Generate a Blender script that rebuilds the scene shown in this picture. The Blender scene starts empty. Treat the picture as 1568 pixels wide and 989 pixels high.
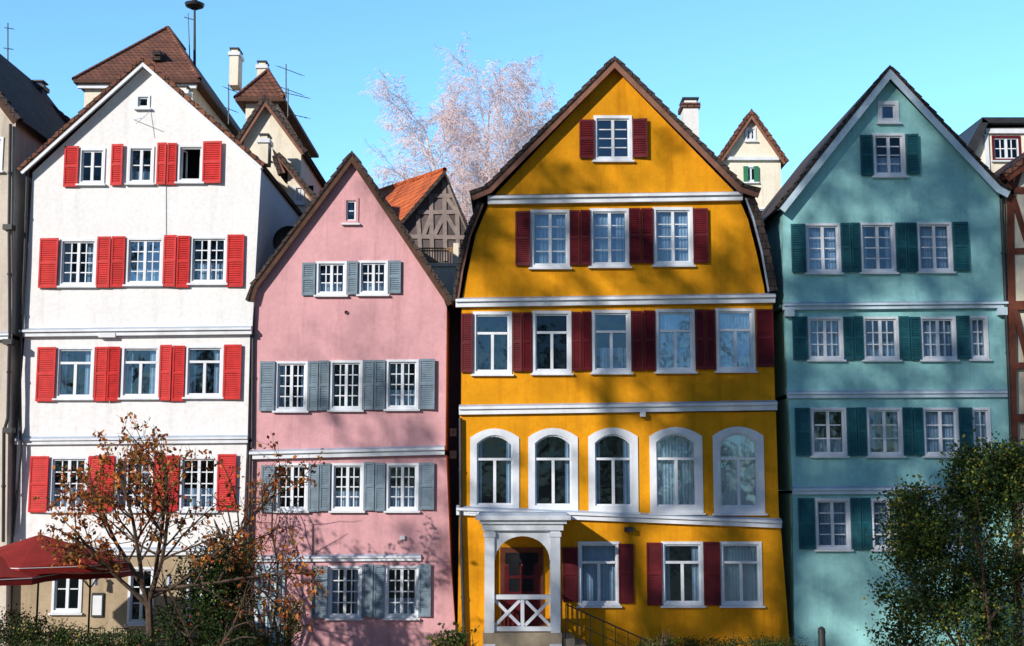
import bpy, math, random
from mathutils import Vector, Matrix
from mathutils.geometry import delaunay_2d_cdt
random.seed(7)
R=random.random
def U(a,b): return a+(b-a)*random.random()
scene=bpy.context.scene
scene.view_settings.view_transform='Standard'
scene.view_settings.look='None'
scene.view_settings.exposure=0
# ---------------------------------------------------------------- camera
F=1960.0; TILT=math.radians(7.0); CY=-37.0; CZ=4.75
cam=bpy.data.objects.new('camera',bpy.data.cameras.new('camera'))
scene.collection.objects.link(cam); scene.camera=cam
cam.location=(0,CY,CZ); cam.rotation_euler=(math.radians(90)+TILT,0,0)
cam.data.sensor_width=36; cam.data.lens=36*F/1568; cam.data.clip_end=4000
cT,sT=math.cos(TILT),math.sin(TILT)
def S(px,py,Y):
    """image pixel (px,py) unprojected through the camera -> (x,z) on the vertical plane y=Y"""
    dx=(px-784)/F; dy=(494.5-py)/F
    t=(Y-CY)/(cT-dy*sT)
    return (t*dx, CZ+t*(sT+dy*cT))
def S3(px,py,Y):
    x,z=S(px,py,Y); return Vector((x,Y,z))
# ---------------------------------------------------------------- light
EL=math.radians(24); AZ=math.radians(41)
d=Vector((math.sin(AZ)*math.cos(EL),math.cos(AZ)*math.cos(EL),-math.sin(EL)))
sun=bpy.data.objects.new('sun',bpy.data.lights.new('sun','SUN'))
scene.collection.objects.link(sun)
sun.data.energy=5.0; sun.data.angle=math.radians(0.8); sun.data.color=(1,0.945,0.865)
sun.rotation_euler=d.to_track_quat('-Z','Y').to_euler(); sun.location=(-30,-40,40)
w=bpy.data.worlds.new('World'); scene.world=w; w.use_nodes=True
nt=w.node_tree; bg=nt.nodes['Background']
sky=nt.nodes.new('ShaderNodeTexSky'); sky.sky_type='NISHITA'; sky.sun_disc=False
sky.sun_elevation=EL; sky.sun_rotation=math.atan2(-d.x,-d.y); sky.altitude=300
sky.air_density=1.0; sky.dust_density=0.2; sky.ozone_density=1.5
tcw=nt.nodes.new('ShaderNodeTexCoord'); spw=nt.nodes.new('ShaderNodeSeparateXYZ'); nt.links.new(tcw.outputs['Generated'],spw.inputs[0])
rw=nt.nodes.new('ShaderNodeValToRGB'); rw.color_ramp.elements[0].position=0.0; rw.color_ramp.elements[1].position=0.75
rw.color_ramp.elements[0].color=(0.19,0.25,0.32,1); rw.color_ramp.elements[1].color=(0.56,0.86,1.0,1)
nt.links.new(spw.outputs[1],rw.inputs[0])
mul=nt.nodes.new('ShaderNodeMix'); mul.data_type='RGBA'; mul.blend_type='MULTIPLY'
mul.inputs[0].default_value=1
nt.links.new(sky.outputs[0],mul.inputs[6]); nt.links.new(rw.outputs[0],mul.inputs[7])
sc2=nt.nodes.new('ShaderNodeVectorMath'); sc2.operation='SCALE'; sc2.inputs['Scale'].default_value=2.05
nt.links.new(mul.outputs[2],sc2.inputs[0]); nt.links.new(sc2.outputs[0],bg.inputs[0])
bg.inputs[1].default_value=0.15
# ---------------------------------------------------------------- materials
def newmat(name):
    m=bpy.data.materials.new(name); m.use_nodes=True
    n=m.node_tree.nodes; l=m.node_tree.links
    return m,n,l,n['Principled BSDF']
def noise(n,l,src,scale,detail=4,rough=0.55,sc=(1,1,1)):
    mp=n.new('ShaderNodeMapping'); mp.inputs['Scale'].default_value=sc
    l.new(src,mp.inputs[0])
    t=n.new('ShaderNodeTexNoise'); t.inputs['Scale'].default_value=scale
    t.inputs['Detail'].default_value=detail; t.inputs['Roughness'].default_value=rough
    l.new(mp.outputs[0],t.inputs['Vector']); return t.outputs['Fac']
def ramp(n,l,src,a,b,ca,cb):
    r=n.new('ShaderNodeValToRGB'); r.color_ramp.elements[0].position=a; r.color_ramp.elements[1].position=b
    r.color_ramp.elements[0].color=(*ca,1); r.color_ramp.elements[1].color=(*cb,1)
    l.new(src,r.inputs[0]); return r.outputs[0]
def mult(n,l,a,b,f=1.0):
    m=n.new('ShaderNodeMix'); m.data_type='RGBA'; m.blend_type='MULTIPLY'; m.inputs[0].default_value=f
    l.new(a,m.inputs[6]); l.new(b,m.inputs[7]); return m.outputs[2]
def sc(c,k): return tuple(min(1,x*k) for x in c)
def plaster(name,col,var=0.2,bump=0.35,dirt=(0.55,0.5,0.45),ds=0.42):
    m,n,l,p=newmat(name); tc=n.new('ShaderNodeTexCoord').outputs['Object']
    a=ramp(n,l,noise(n,l,tc,0.6,4,0.65),0.32,0.68,sc(col,1-var),sc(col,1+var*0.4))
    b=ramp(n,l,noise(n,l,tc,1.3,4,0.65,(2.6,2.6,0.22)),0.28,0.5,dirt,(1,1,1))
    c=ramp(n,l,noise(n,l,tc,9,4,0.7),0.3,0.6,(0.84,0.83,0.82),(1,1,1))
    o=mult(n,l,mult(n,l,a,b,ds),c,0.7); l.new(o,p.inputs['Base Color'])
    p.inputs['Roughness'].default_value=0.92; p.inputs['Specular IOR Level'].default_value=0.2
    b1=n.new('ShaderNodeBump'); b1.inputs['Strength'].default_value=bump; b1.inputs['Distance'].default_value=0.06
    l.new(noise(n,l,tc,1.6,4,0.6),b1.inputs['Height'])
    b2=n.new('ShaderNodeBump'); b2.inputs['Strength'].default_value=bump; b2.inputs['Distance'].default_value=0.008
    l.new(noise(n,l,tc,24,2,0.6),b2.inputs['Height']); l.new(b1.outputs[0],b2.inputs['Normal'])
    l.new(b2.outputs[0],p.inputs['Normal']); return m
def paint(name,col,rough=0.55,var=0.25,scale=5,spec=0.35,metal=0):
    m,n,l,p=newmat(name); tc=n.new('ShaderNodeTexCoord').outputs['Object']
    a=ramp(n,l,noise(n,l,tc,scale,4,0.65),0.3,0.7,sc(col,1-var),sc(col,1+var*0.5))
    b=ramp(n,l,noise(n,l,tc,2,3,0.6,(1,1,0.35)),0.3,0.6,(0.75,0.73,0.7),(1,1,1))
    l.new(mult(n,l,a,b,0.6),p.inputs['Base Color'])
    p.inputs['Roughness'].default_value=rough; p.inputs['Specular IOR Level'].default_value=spec
    p.inputs['Metallic'].default_value=metal; return m
def tiles(name,c1,c2,mortar=(0.02,0.015,0.012)):
    m,n,l,p=newmat(name); tc=n.new('ShaderNodeTexCoord').outputs['Object']
    sp=n.new('ShaderNodeSeparateXYZ'); l.new(tc,sp.inputs[0])
    ad=n.new('ShaderNodeMath'); ad.operation='ADD'; l.new(sp.outputs[0],ad.inputs[0]); l.new(sp.outputs[1],ad.inputs[1])
    cb=n.new('ShaderNodeCombineXYZ'); l.new(ad.outputs[0],cb.inputs[0]); l.new(sp.outputs[2],cb.inputs[1])
    br=n.new('ShaderNodeTexBrick'); l.new(cb.outputs[0],br.inputs['Vector'])
    br.inputs['Scale'].default_value=1; br.inputs['Brick Width'].default_value=0.22; br.inputs['Row Height'].default_value=0.22
    br.inputs['Mortar Size'].default_value=0.018; br.inputs['Mortar Smooth'].default_value=0.6
    br.inputs['Color1'].default_value=(*c1,1); br.inputs['Color2'].default_value=(*c2,1); br.inputs['Mortar'].default_value=(*mortar,1)
    a=ramp(n,l,noise(n,l,tc,0.9,4,0.7),0.3,0.65,(0.45,0.42,0.4),(1,1,1))
    l.new(mult(n,l,br.outputs['Color'],a,0.8),p.inputs['Base Color']); p.inputs['Roughness'].default_value=0.85
    b=n.new('ShaderNodeBump'); b.inputs['Distance'].default_value=0.04; b.inputs['Strength'].default_value=0.8; b.invert=True
    l.new(br.outputs['Fac'],b.inputs['Height']); l.new(b.outputs[0],p.inputs['Normal']); return m
def glass(name,refl,tint=(0.58,0.70,0.80)):
    m,n,l,p=newmat(name); n.remove(p); out=[x for x in n if x.type=='OUTPUT_MATERIAL'][0]
    tr=n.new('ShaderNodeBsdfTransparent'); tr.inputs[0].default_value=(*tint,1)
    g=n.new('ShaderNodeBsdfGlossy'); g.inputs['Roughness'].default_value=0.05; g.inputs[0].default_value=(0.60,0.82,1,1)
    tc=n.new('ShaderNodeTexCoord').outputs['Object']
    b=n.new('ShaderNodeBump'); b.inputs['Distance'].default_value=0.02; b.inputs['Strength'].default_value=0.7
    l.new(noise(n,l,tc,1.7,2,0.4),b.inputs['Height']); l.new(b.outputs[0],g.inputs['Normal'])
    mx=n.new('ShaderNodeMixShader'); mx.inputs[0].default_value=refl
    l.new(tr.outputs[0],mx.inputs[1]); l.new(g.outputs[0],mx.inputs[2]); l.new(mx.outputs[0],out.inputs[0]); return m
def leafmat(name,col,trans=0.35):
    m,n,l,p=newmat(name); out=[x for x in n if x.type=='OUTPUT_MATERIAL'][0]
    tc=n.new('ShaderNodeTexCoord').outputs['Object']
    c=ramp(n,l,noise(n,l,tc,2.2,2,0.6),0.3,0.7,sc(col,0.55),sc(col,1.35))
    l.new(c,p.inputs['Base Color']); p.inputs['Roughness'].default_value=0.6; p.inputs['Specular IOR Level'].default_value=0.3
    t=n.new('ShaderNodeBsdfTranslucent'); l.new(c,t.inputs[0])
    mx=n.new('ShaderNodeMixShader'); mx.inputs[0].default_value=trans
    l.new(p.outputs[0],mx.inputs[1]); l.new(t.outputs[0],mx.inputs[2]); l.new(mx.outputs[0],out.inputs[0]); return m
MW=plaster('plaster_white',(0.86,0.85,0.85),0.05,dirt=(0.72,0.71,0.71),ds=0.3)
MP=plaster('plaster_pink',(0.72,0.385,0.41),0.14)
MY=plaster('plaster_ochre',(0.78,0.325,0.008),0.20,dirt=(0.58,0.42,0.28))
MT=plaster('plaster_turquoise',(0.34,0.68,0.68),0.16,dirt=(0.62,0.68,0.70))
MC=plaster('plaster_cream',(0.86,0.79,0.65),0.08)
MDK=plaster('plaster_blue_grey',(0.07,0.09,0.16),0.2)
FR=paint('window_white',(0.78,0.81,0.86),0.45,0.06)
FRB=paint('window_pale_blue',(0.58,0.72,0.82),0.45,0.08)
MB_=paint('metal_flashing',(0.42,0.50,0.62),0.45,0.15,3)
RED=paint('shutter_red',(0.60,0.020,0.018),0.6,0.25)
DRD=paint('shutter_dark_red',(0.125,0.003,0.008),0.55,0.3)
GRY=paint('shutter_grey_blue',(0.19,0.26,0.32),0.65,0.25)
GRN=paint('shutter_teal',(0.010,0.105,0.135),0.6,0.3)
TB=tiles('tiles_brown',(0.17,0.06,0.035),(0.26,0.10,0.055))
TDK=tiles('tiles_dark',(0.05,0.035,0.032),(0.09,0.055,0.045))
TOR=tiles('tiles_orange',(0.75,0.17,0.04),(0.60,0.12,0.03),(0.2,0.05,0.02))
WD=paint('timber_brown',(0.10,0.045,0.028),0.8,0.4)
WDR=paint('timber_red_brown',(0.16,0.045,0.025),0.8,0.35)
SOF=paint('soffit_brown',(0.26,0.12,0.08),0.8,0.3)
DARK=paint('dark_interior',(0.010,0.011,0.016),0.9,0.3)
CUR=paint('curtain_cloth',(0.62,0.68,0.74),0.9,0.1)
MET=paint('dark_metal',(0.03,0.032,0.036),0.5,0.3,spec=0.5)
GL=[glass('glass_clear',0.06),glass('glass_sky',0.18),glass('glass_bright',0.38,(0.7,0.85,0.95))]
STONE=plaster('sandstone',(0.42,0.34,0.24),0.25,0.6)
# ---------------------------------------------------------------- mesh builder
class MB:
    def __init__(s): s.v=[]; s.f=[]; s.m=[]
    def face(s,pts,mi=0):
        b=len(s.v); s.v.extend([tuple(p) for p in pts]); s.f.append(tuple(range(b,b+len(pts)))); s.m.append(mi)
    def box(s,x0,x1,y0,y1,z0,z1,mi=0,mat=None):
        b=len(s.v); c=[(x,y,z) for z in (z0,z1) for y in (y0,y1) for x in (x0,x1)]
        if mat is not None: c=[tuple(mat@Vector(p)) for p in c]
        s.v.extend(c)
        for q in ((0,1,5,4),(1,3,7,5),(3,2,6,7),(2,0,4,6),(4,5,7,6),(2,3,1,0)):
            s.f.append(tuple(b+i for i in q)); s.m.append(mi)
    def prism(s,poly,y0,y1,mi=0):
        b=len(s.v); n=len(poly)
        s.v.extend([(x,y0,z) for x,z in poly]); s.v.extend([(x,y1,z) for x,z in poly])
        s.f.append(tuple(range(b,b+n))); s.m.append(mi)
        s.f.append(tuple(range(b+2*n-1,b+n-1,-1))); s.m.append(mi)
        for i in range(n):
            j=(i+1)%n; s.f.append((b+j,b+i,b+n+i,b+n+j)); s.m.append(mi)
    def ring(s,o,i_,y0,y1,mi=0):
        n=len(o)
        for a in range(n):
            c=(a+1)%n
            s.face([(o[a][0],y0,o[a][1]),(o[c][0],y0,o[c][1]),(i_[c][0],y0,i_[c][1]),(i_[a][0],y0,i_[a][1])],mi)
            s.face([(o[a][0],y1,o[a][1]),(o[c][0],y1,o[c][1]),(o[c][0],y0,o[c][1]),(o[a][0],y0,o[a][1])],mi)
            s.face([(i_[a][0],y0,i_[a][1]),(i_[c][0],y0,i_[c][1]),(i_[c][0],y1,i_[c][1]),(i_[a][0],y1,i_[a][1])],mi)
    def beam(s,p,q,wd,y0,y1,mi=0):
        dx,dz=q[0]-p[0],q[1]-p[1]; L=math.hypot(dx,dz) or 1; nx,nz=-dz/L*wd/2,dx/L*wd/2
        s.prism([(p[0]-nx,p[1]-nz),(q[0]-nx,q[1]-nz),(q[0]+nx,q[1]+nz),(p[0]+nx,p[1]+nz)],y0,y1,mi)
    def tube(s,p,q,r0,r1,n=6,mi=0):
        p=Vector(p);q=Vector(q);dd=(q-p)
        if dd.length<1e-6: return
        dd.normalize(); a=dd.orthogonal().normalized(); c=dd.cross(a); b=len(s.v)
        for k in range(n):
            t=2*math.pi*k/n; o=a*math.cos(t)+c*math.sin(t); s.v.append(tuple(p+o*r0))
        for k in range(n):
            t=2*math.pi*k/n; o=a*math.cos(t)+c*math.sin(t); s.v.append(tuple(q+o*r1))
        for k in range(n):
            j=(k+1)%n; s.f.append((b+k,b+j,b+n+j,b+n+k)); s.m.append(mi)
    def obj(s,name,mats,parent=None,smooth=False):
        me=bpy.data.meshes.new(name); me.from_pydata(s.v,[],s.f)
        for m in mats: me.materials.append(m)
        me.polygons.foreach_set('material_index',s.m)
        if smooth: me.polygons.foreach_set('use_smooth',[True]*len(s.f))
        me.update(); o=bpy.data.objects.new(name,me); scene.collection.objects.link(o)
        if parent: o.parent=parent
        return o
def empty(name):
    e=bpy.data.objects.new(name,None); scene.collection.objects.link(e); return e
def inpoly(x,z,P):
    c=False; n=len(P)
    for i in range(n):
        x1,z1=P[i]; x2,z2=P[i-1]
        if (z1>z)!=(z2>z) and x<(x2-x1)*(z-z1)/(z2-z1)+x1: c=not c
    return c
def wall(mb,poly,holes,Y,depth,mi=0,reveal=0.12,back=True,thin=False):
    vs=[];es=[]
    for P in [poly]+holes:
        b=len(vs); vs+= [Vector(p) for p in P]; es+=[(b+i,b+(i+1)%len(P)) for i in range(len(P))]
    ov,oe,of,*_=delaunay_2d_cdt(vs,es,[],0,1e-5)
    for f in of:
        cx=sum(ov[i].x for i in f)/3; cz=sum(ov[i].y for i in f)/3
        if inpoly(cx,cz,poly) and not any(inpoly(cx,cz,h) for h in holes):
            mb.face([(ov[i].x,Y,ov[i].y) for i in f],mi)
            if thin: mb.face([(ov[i].x,Y+depth,ov[i].y) for i in f],mi)
    n=len(poly)
    for i in range(n):
        a=poly[i]; c=poly[(i+1)%n]
        mb.face([(c[0],Y,c[1]),(a[0],Y,a[1]),(a[0],Y+depth,a[1]),(c[0],Y+depth,c[1])],mi)
    if back and not thin: mb.face([(x,Y+depth,z) for x,z in poly],mi)
    for h in holes:
        n=len(h)
        for i in range(n):
            a=h[i]; c=h[(i+1)%n]
            mb.face([(a[0],Y,a[1]),(c[0],Y,c[1]),(c[0],Y+reveal,c[1]),(a[0],Y+reveal,a[1])],mi)
def outline(x0,x1,z0,z1,rise=0,n=8):
    P=[(x0,z0),(x1,z0)]
    if rise<=0: return P+[(x1,z1),(x0,z1)]
    for k in range(n+1):
        t=k/n; x=x1+(x0-x1)*t; P.append((x,z1-rise*(2*t-1)**2))
    return P
# ---------------------------------------------------------------- house kit
class House:
    def __init__(s,name):
        s.e=empty(name); s.wall=MB(); s.fr=MB(); s.gl=MB(); s.rm=MB(); s.sh=MB(); s.tr=MB(); s.rf=MB(); s.cu=MB(); s.bb=MB()
        s.tiers=[]
    def tier(s,px,Y,depth=11,mi=0):
        s.tiers.append([[S(a,b,Y) for a,b in px],Y,[],depth,mi])
    def win(s,ti,x0,y0,x1,y1,cas=2,mc=1,rows=3,tr=None,g=None,cur=None,rise=0,sur=0.07,sill=True,opn=False,surmi=0,mw=0.032):
        Y=s.tiers[ti][1]; cx=(x0+x1)/2; cy=(y0+y1)/2
        X0=S(x0,cy,Y)[0]; X1=S(x1,cy,Y)[0]; Z1=S(cx,y0,Y)[1]; Z0=S(cx,y1,Y)[1]
        h=sur*0.6
        hole=outline(X0+h,X1-h,Z0+h,Z1-h,rise); s.tiers[ti][2].append(hole)
        s.fr.ring(outline(X0,X1,Z0,Z1,rise),outline(X0+sur,X1-sur,Z0+sur,Z1-sur,rise*0.95),Y-0.035,Y+0.03,surmi)
        a0,a1,b0,b1=X0+sur,X1-sur,Z0+sur,Z1-sur
        fw=0.045
        s.fr.ring(outline(a0-0.01,a1+0.01,b0-0.01,b1+0.01,rise*0.95),outline(a0+fw,a1-fw,b0+fw,b1-fw,rise*0.9),Y+0.02,Y+0.09,0)
        c0,c1,d0,d1=a0+fw,a1-fw,b0+fw,b1-fw
        if sill:
            s.fr.box(X0-0.05,X1+0.05,Y-0.11,Y+0.01,Z0-0.055,Z0-0.004,0)
        if g is None: g=random.choice([0,0,1,1,1,2])
        if not opn:
            s.gl.face([(c0-0.02,Y+0.07,d0-0.02),(c1+0.02,Y+0.07,d0-0.02),(c1+0.02,Y+0.07,d1+0.02),(c0-0.02,Y+0.07,d1+0.02)] if not rise else [(x,Y+0.07,z) for x,z in outline(c0-0.02,c1+0.02,d0-0.02,d1+0.02,rise*0.9)],g)
            zt=d1
            if tr:
                zt=d0+(d1-d0)*tr; s.fr.box(c0,c1,Y+0.005,Y+0.088,zt-0.035,zt+0.035,0)
            wc=(c1-c0)/cas
            for k in range(1,cas): s.fr.box(c0+k*wc-0.042,c0+k*wc+0.042,Y+0.012,Y+0.086,d0,zt if tr else d1-rise*0.02,0)
            for k in range(cas):
                for j in range(1,mc):
                    x=c0+k*wc+j*wc/mc; s.fr.box(x-mw/2,x+mw/2,Y+0.045,Y+0.082,d0,zt,0)
                for j in range(1,rows):
                    z=d0+(zt-d0)*j/rows; s.fr.box(c0+k*wc+0.03,c0+(k+1)*wc-0.03,Y+0.047,Y+0.080,z-mw/2,z+mw/2,0)
        else:
            for sgn,hx in ((1,c0),(-1,c1)):
                M=Matrix.Translation((hx,Y+0.08,0))@Matrix.Rotation(sgn*math.radians(70),4,'Z')
                wc=(c1-c0)/2
                for (q0,q1,r0,r1) in ((0,0.04,d0,d1),(wc-0.04,wc,d0,d1),(0.04,wc-0.04,d0,d0+0.04),(0.04,wc-0.04,d1-0.04,d1)):
                    s.fr.box(sgn*q0,sgn*q1,0,0.04,r0,r1,0,M)
        s.rm.face([(X0-0.2,Y+0.75+R()*0.02,Z0-0.2),(X1+0.2,Y+0.75,Z0-0.2),(X1+0.2,Y+0.75,Z1+0.2),(X0-0.2,Y+0.75,Z1+0.2)])  # near-black sheet, its colour stands in for the unlit depth of the room
        if cur is None: cur=random.choice(['n','s','s','f','h'])
        def drape(u0,u1,v0,v1):
            n=max(4,int((u1-u0)/0.045)); pts=[(u0+(u1-u0)*i/n, Y+0.17+(0.03 if i%2 else 0)+U(-.008,.008)) for i in range(n+1)]
            for i in range(n):
                s.cu.face([(pts[i][0],pts[i][1],v0),(pts[i+1][0],pts[i+1][1],v0),(pts[i+1][0],pts[i+1][1],v1),(pts[i][0],pts[i][1],v1)])
        ww=X1-X0
        if cur=='s': drape(X0,X0+ww*U(.2,.3),Z0,Z1); drape(X1-ww*U(.2,.3),X1,Z0,Z1)
        if cur=='f': drape(X0,X1,Z0,Z1)
        if cur=='h': drape(X0,X1,Z0,Z0+(Z1-Z0)*U(.35,.5))
        if cur=='t': drape(X0,X1,Z0+(Z1-Z0)*0.6,Z1)
    def shut(s,ti,x0,y0,x1,y1,mi=0,split=None):
        Y=s.tiers[ti][1]; cy=(y0+y1)/2
        X0=S(x0,cy,Y)[0]; X1=S(x1,cy,Y)[0]; Z1=S((x0+x1)/2,y0,Y)[1]; Z0=S((x0+x1)/2,y1,Y)[1]
        if split is None: split=(x1-x0)>28.5
        parts=[(X0,X1,0)]
        if split:
            m=(X0+X1)/2; parts=[(X0,m-0.012,0),(m+0.012,X1,1)]
        for a,b,side in parts:
            w_=b-a; ang=math.radians(U(0.5,7))*(1 if side else -1); hx=b if side else a
            dz=U(-.015,.015)
            M=Matrix.Translation((hx,Y-0.075-R()*0.01,dz))@Matrix.Rotation(ang,4,'Z')
            def B(u0,u1,y0_,y1_,v0,v1,rot=None):
                u0,u1=(u0-w_,u1-w_) if side else (u0,u1)
                s.sh.box(u0,u1,y0_,y1_,v0,v1,mi,M)
            st=0.05; zs=[Z0,Z0+(Z1-Z0)*0.5,Z1]
            B(0,st,0,0.04,Z0,Z1); B(w_-st,w_,0,0.04,Z0,Z1)
            B(st,w_-st,0.001,0.039,Z0,Z0+0.07); B(st,w_-st,0.001,0.039,Z1-0.07,Z1); B(st,w_-st,0.001,0.039,zs[1]-0.035,zs[1]+0.035)
            for (q0,q1) in ((Z0+0.07,zs[1]-0.035),(zs[1]+0.035,Z1-0.07)):
                n=max(3,int((q1-q0)/0.062)); hgt=(q1-q0)/n
                for k in range(n):
                    z=q0+k*hgt; uu0,uu1=(st-w_,-st) if side else (st,w_-st)
                    P=[(uu0,0.006,z),(uu1,0.006,z),(uu1,0.032,z+hgt),(uu0,0.032,z+hgt)]
                    s.sh.face([tuple(M@Vector(p)) for p in P],mi)
                    P=[(uu0,0.006,z),(uu1,0.006,z),(uu1,0.034,z),(uu0,0.034,z)]
                    s.sh.face([tuple(M@Vector(p)) for p in P],mi)
    def cornice(s,x0,y0,x1,y1,hpx,Y,proj=0.14,mi=0):
        h=hpx/F*(Y-CY)
        a=S(x0,y0,Y); b=S(x1,y1,Y)
        def q(oa,ob,p0,p1,m):
            s.tr.prism([(a[0],a[1]+oa),(b[0],b[1]+oa),(b[0],b[1]+ob),(a[0],a[1]+ob)],p0,p1,m)
        q(-h*0.35,0,Y-proj,Y+0.05,mi); q(-h,-h*0.35-0.003,Y-proj*0.6,Y+0.05,mi)
        s.tr.face([(a[0],Y-proj,a[1]+0.002),(b[0],Y-proj,b[1]+0.002),(b[0],Y+0.02,b[1]+0.07),(a[0],Y+0.02,a[1]+0.07)],1)
    def roof(s,px,Y,th=0.16,over=0.28,depth=11.5,board=0.12,mt=0,mbd=0,scal=True):
        P=[S(a,b,Y) for a,b in px]; n=len(P); N=[]
        for i in range(n):
            v=Vector((0,0))
            for j in (i-1,i):
                if 0<=j<n-1:
                    dx=P[j+1][0]-P[j][0]; dz=P[j+1][1]-P[j][1]; L=math.hypot(dx,dz); v+=Vector((-dz/L,dx/L))
            v.normalize()
            k=1.0
            if 0<i<n-1:
                dx=P[i][0]-P[i-1][0]; dz=P[i][1]-P[i-1][1]; L=math.hypot(dx,dz); k=1/max(0.5,v.dot(Vector((-dz/L,dx/L))))
            N.append(v*k)
        y0=Y-over; y1=Y+depth
        for i in range(n-1):
            A,B=P[i],P[i+1]; a,b=N[i],N[i+1]
            s.rf.prism([A,B,(B[0]+b.x*th,B[1]+b.y*th),(A[0]+a.x*th,A[1]+a.y*th)],y0,y1,mt)
            s.bb.prism([(A[0]-a.x*board,A[1]-a.y*board),(B[0]-b.x*board,B[1]-b.y*board),(B[0]-b.x*0.002,B[1]-b.y*0.002),(A[0]-a.x*0.002,A[1]-a.y*0.002)],y0+0.02,y0+0.06,mbd)
            s.bb.prism([(A[0]-a.x*0.03,A[1]-a.y*0.03),(B[0]-b.x*0.03,B[1]-b.y*0.03),(B[0]-b.x*0.003,B[1]-b.y*0.003),(A[0]-a.x*0.003,A[1]-a.y*0.003)],y0+0.063,Y-0.01,mbd)
            if scal:
                dx,dz=B[0]-A[0],B[1]-A[1]; L=math.hypot(dx,dz); k=max(1,int(L/0.3)); ux,uz=dx/L,dz/L; nx,nz=-uz,ux
                up=1 if dz>0 else -1
                for j in range(k):
                    t0=L*j/k; t1=L*(j+1)/k; h0,h1=(0.045,0.010) if up>0 else (0.010,0.045)
                    h0+=U(-.01,.01); h1+=U(-.01,.01)
                    q=lambda t,h:(A[0]+ux*t+nx*h,A[1]+uz*t+nz*h)
                    s.rf.prism([q(t0,0.03),q(t1,0.03),q(t1,th+h1),q(t0,th+h0)],y0-0.02,y0+0.25,mt)
    def done(s,wm,shm=None,rfm=None,bbm=None,trm=None,frm=None):
        for P,Y,H,dp,mi in s.tiers: wall(s.wall,P,H,Y,dp,mi)
        s.wall.obj('walls',wm,s.e)
        if s.fr.f: s.fr.obj('window_frames',frm or [FR,FRB],s.e)
        if s.gl.f: s.gl.obj('window_glass',GL,s.e)
        if s.rm.f: s.rm.obj('dark_window_backing',[DARK],s.e)
        if s.cu.f: s.cu.obj('curtains',[CUR],s.e)
        if s.sh.f: s.sh.obj('shutters',shm,s.e)
        if s.tr.f: s.tr.obj('cornices',trm or [FR,MB_],s.e)
        if s.rf.f: s.rf.obj('roof',rfm,s.e)
        if s.bb.f: s.bb.obj('bargeboards',bbm or [SOF],s.e)
def pipe(mb,px,Y,r=0.05,mi=0):
    P=[S3(a,b,Y) for a,b in px]
    for a,b in zip(P,P[1:]): mb.tube(a,b,r,r,8,mi)
    for a,b in zip(P,P[1:]):
        n=int((b-a).length/2.5)
        for k in range(1,n+1):
            c=a.lerp(b,k/(n+1)); dd=(b-a).normalized(); mb.tube(c-dd*0.03,c+dd*0.03,r*1.35,r*1.35,8,mi)

# ================================================================ white house
H=House('white_house'); 
H.tier([(50,264),(222,102),(400,258),(386,505),(35,510)],0.0,10)
H.tier([(38,513),(383,508),(379,672),(26,676)],0.05,10)
H.tier([(26,680),(378,676),(371,845),(20,848)],0.07,10)
H.tier([(22,850),(371,848),(368,1030),(14,1030)],0.10,10,1)
H.win(0,209,146,230,166,1,1,1,g=1,cur='n',sur=0.05)
H.win(0,121,227,161,282,2,1,2,g=0,cur='n'); H.win(0,196,224,236,281,2,1,2,g=1,cur='h'); H.win(0,272,222,312,279,opn=True,cur='n')
for a in ((99,224,121,286),(171,221,189,284),(241,219,271,283),(311,217,340,281)): H.shut(0,*a,split=a[0]==241)
for x,g,c in ((91,0,'s'),(193,2,'h'),(291,0,'h')):
    H.win(0,x,366-(x-91)*.02,x+57,438-(x-91)*.02,2,2,4,g=g,cur=c)
for a in ((61,366,90,442),(149,363,192,441),(251,361,291,440),(348,359,374,439)): H.shut(0,*a,split=(a[2]-a[0])>35)
for x,g,c in ((86,1,'s'),(186,1,'s'),(284,1,'s')):
    H.win(1,x,531-(x-91)*.01,x+58,610-(x-91)*.01,2,1,1,tr=0.72,g=g,cur=c)
for a in ((57,531,86,614),(146,531,184,614),(245,529,283,614),(343,528,370,612)): H.shut(1,*a,split=(a[2]-a[0])>35)
for x,g,c in ((76,0,'h'),(176,0,'s'),(275,0,'h')): H.win(2,x,699,x+58,782,2,2,4,g=g,cur=c)
for a in ((46,698,75,784),(136,698,175,784),(235,697,274,783),(333,696,362,782)): H.shut(2,*a,split=(a[2]-a[0])>35)
H.win(3,80,866,126,938,2,1,2,g=0,cur='n'); H.win(3,196,868,236,955,2,1,3,g=0,cur='n'); H.win(3,286,872,330,950,2,1,3,g=0,cur='n')
H.cornice(32,506,386,502,10,0.0,0.16); H.cornice(24,672,380,669,9,0.05,0.12); H.cornice(20,842,372,840,9,0.07,0.10)
H.tr.box(*S(152,520,0)[:1],S(178,520,0)[0],-0.12,0.0,S(160,517,0)[1],S(160,510,0)[1],0)
H.roof([(36,266),(222,99),(404,259)],0.0,0.10,0.30,10.3,board=0.10,mt=0,mbd=1)
pipe(H.tr,[(20,820),(32,690),(30,560),(38,400),(42,262)],-0.12,0.045,2)
pipe(H.tr,[(254,258),(254,360)],-0.02,0.008,1)
# gable hoist bracket and satellite dish on the side wall
H.tr.tube(S3(205,183,-.02),S3(222,180,-.5),0.010,0.010,5,1)
H.tr.tube(S3(230,170,-.02),S3(208,190,-.5),0.008,0.008,5,1)
for k in range(8):
    r0,r1=0.5*math.sin(k*.19),0.5*math.sin((k+1)*.19)
    c=S3(432,372,2.2); c.x+=0.25; H.tr.tube(c+Vector((0,-.0-.03*k,0)),c+Vector((0,-.03*(k+1),0)),r0,r1,20,2)
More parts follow.
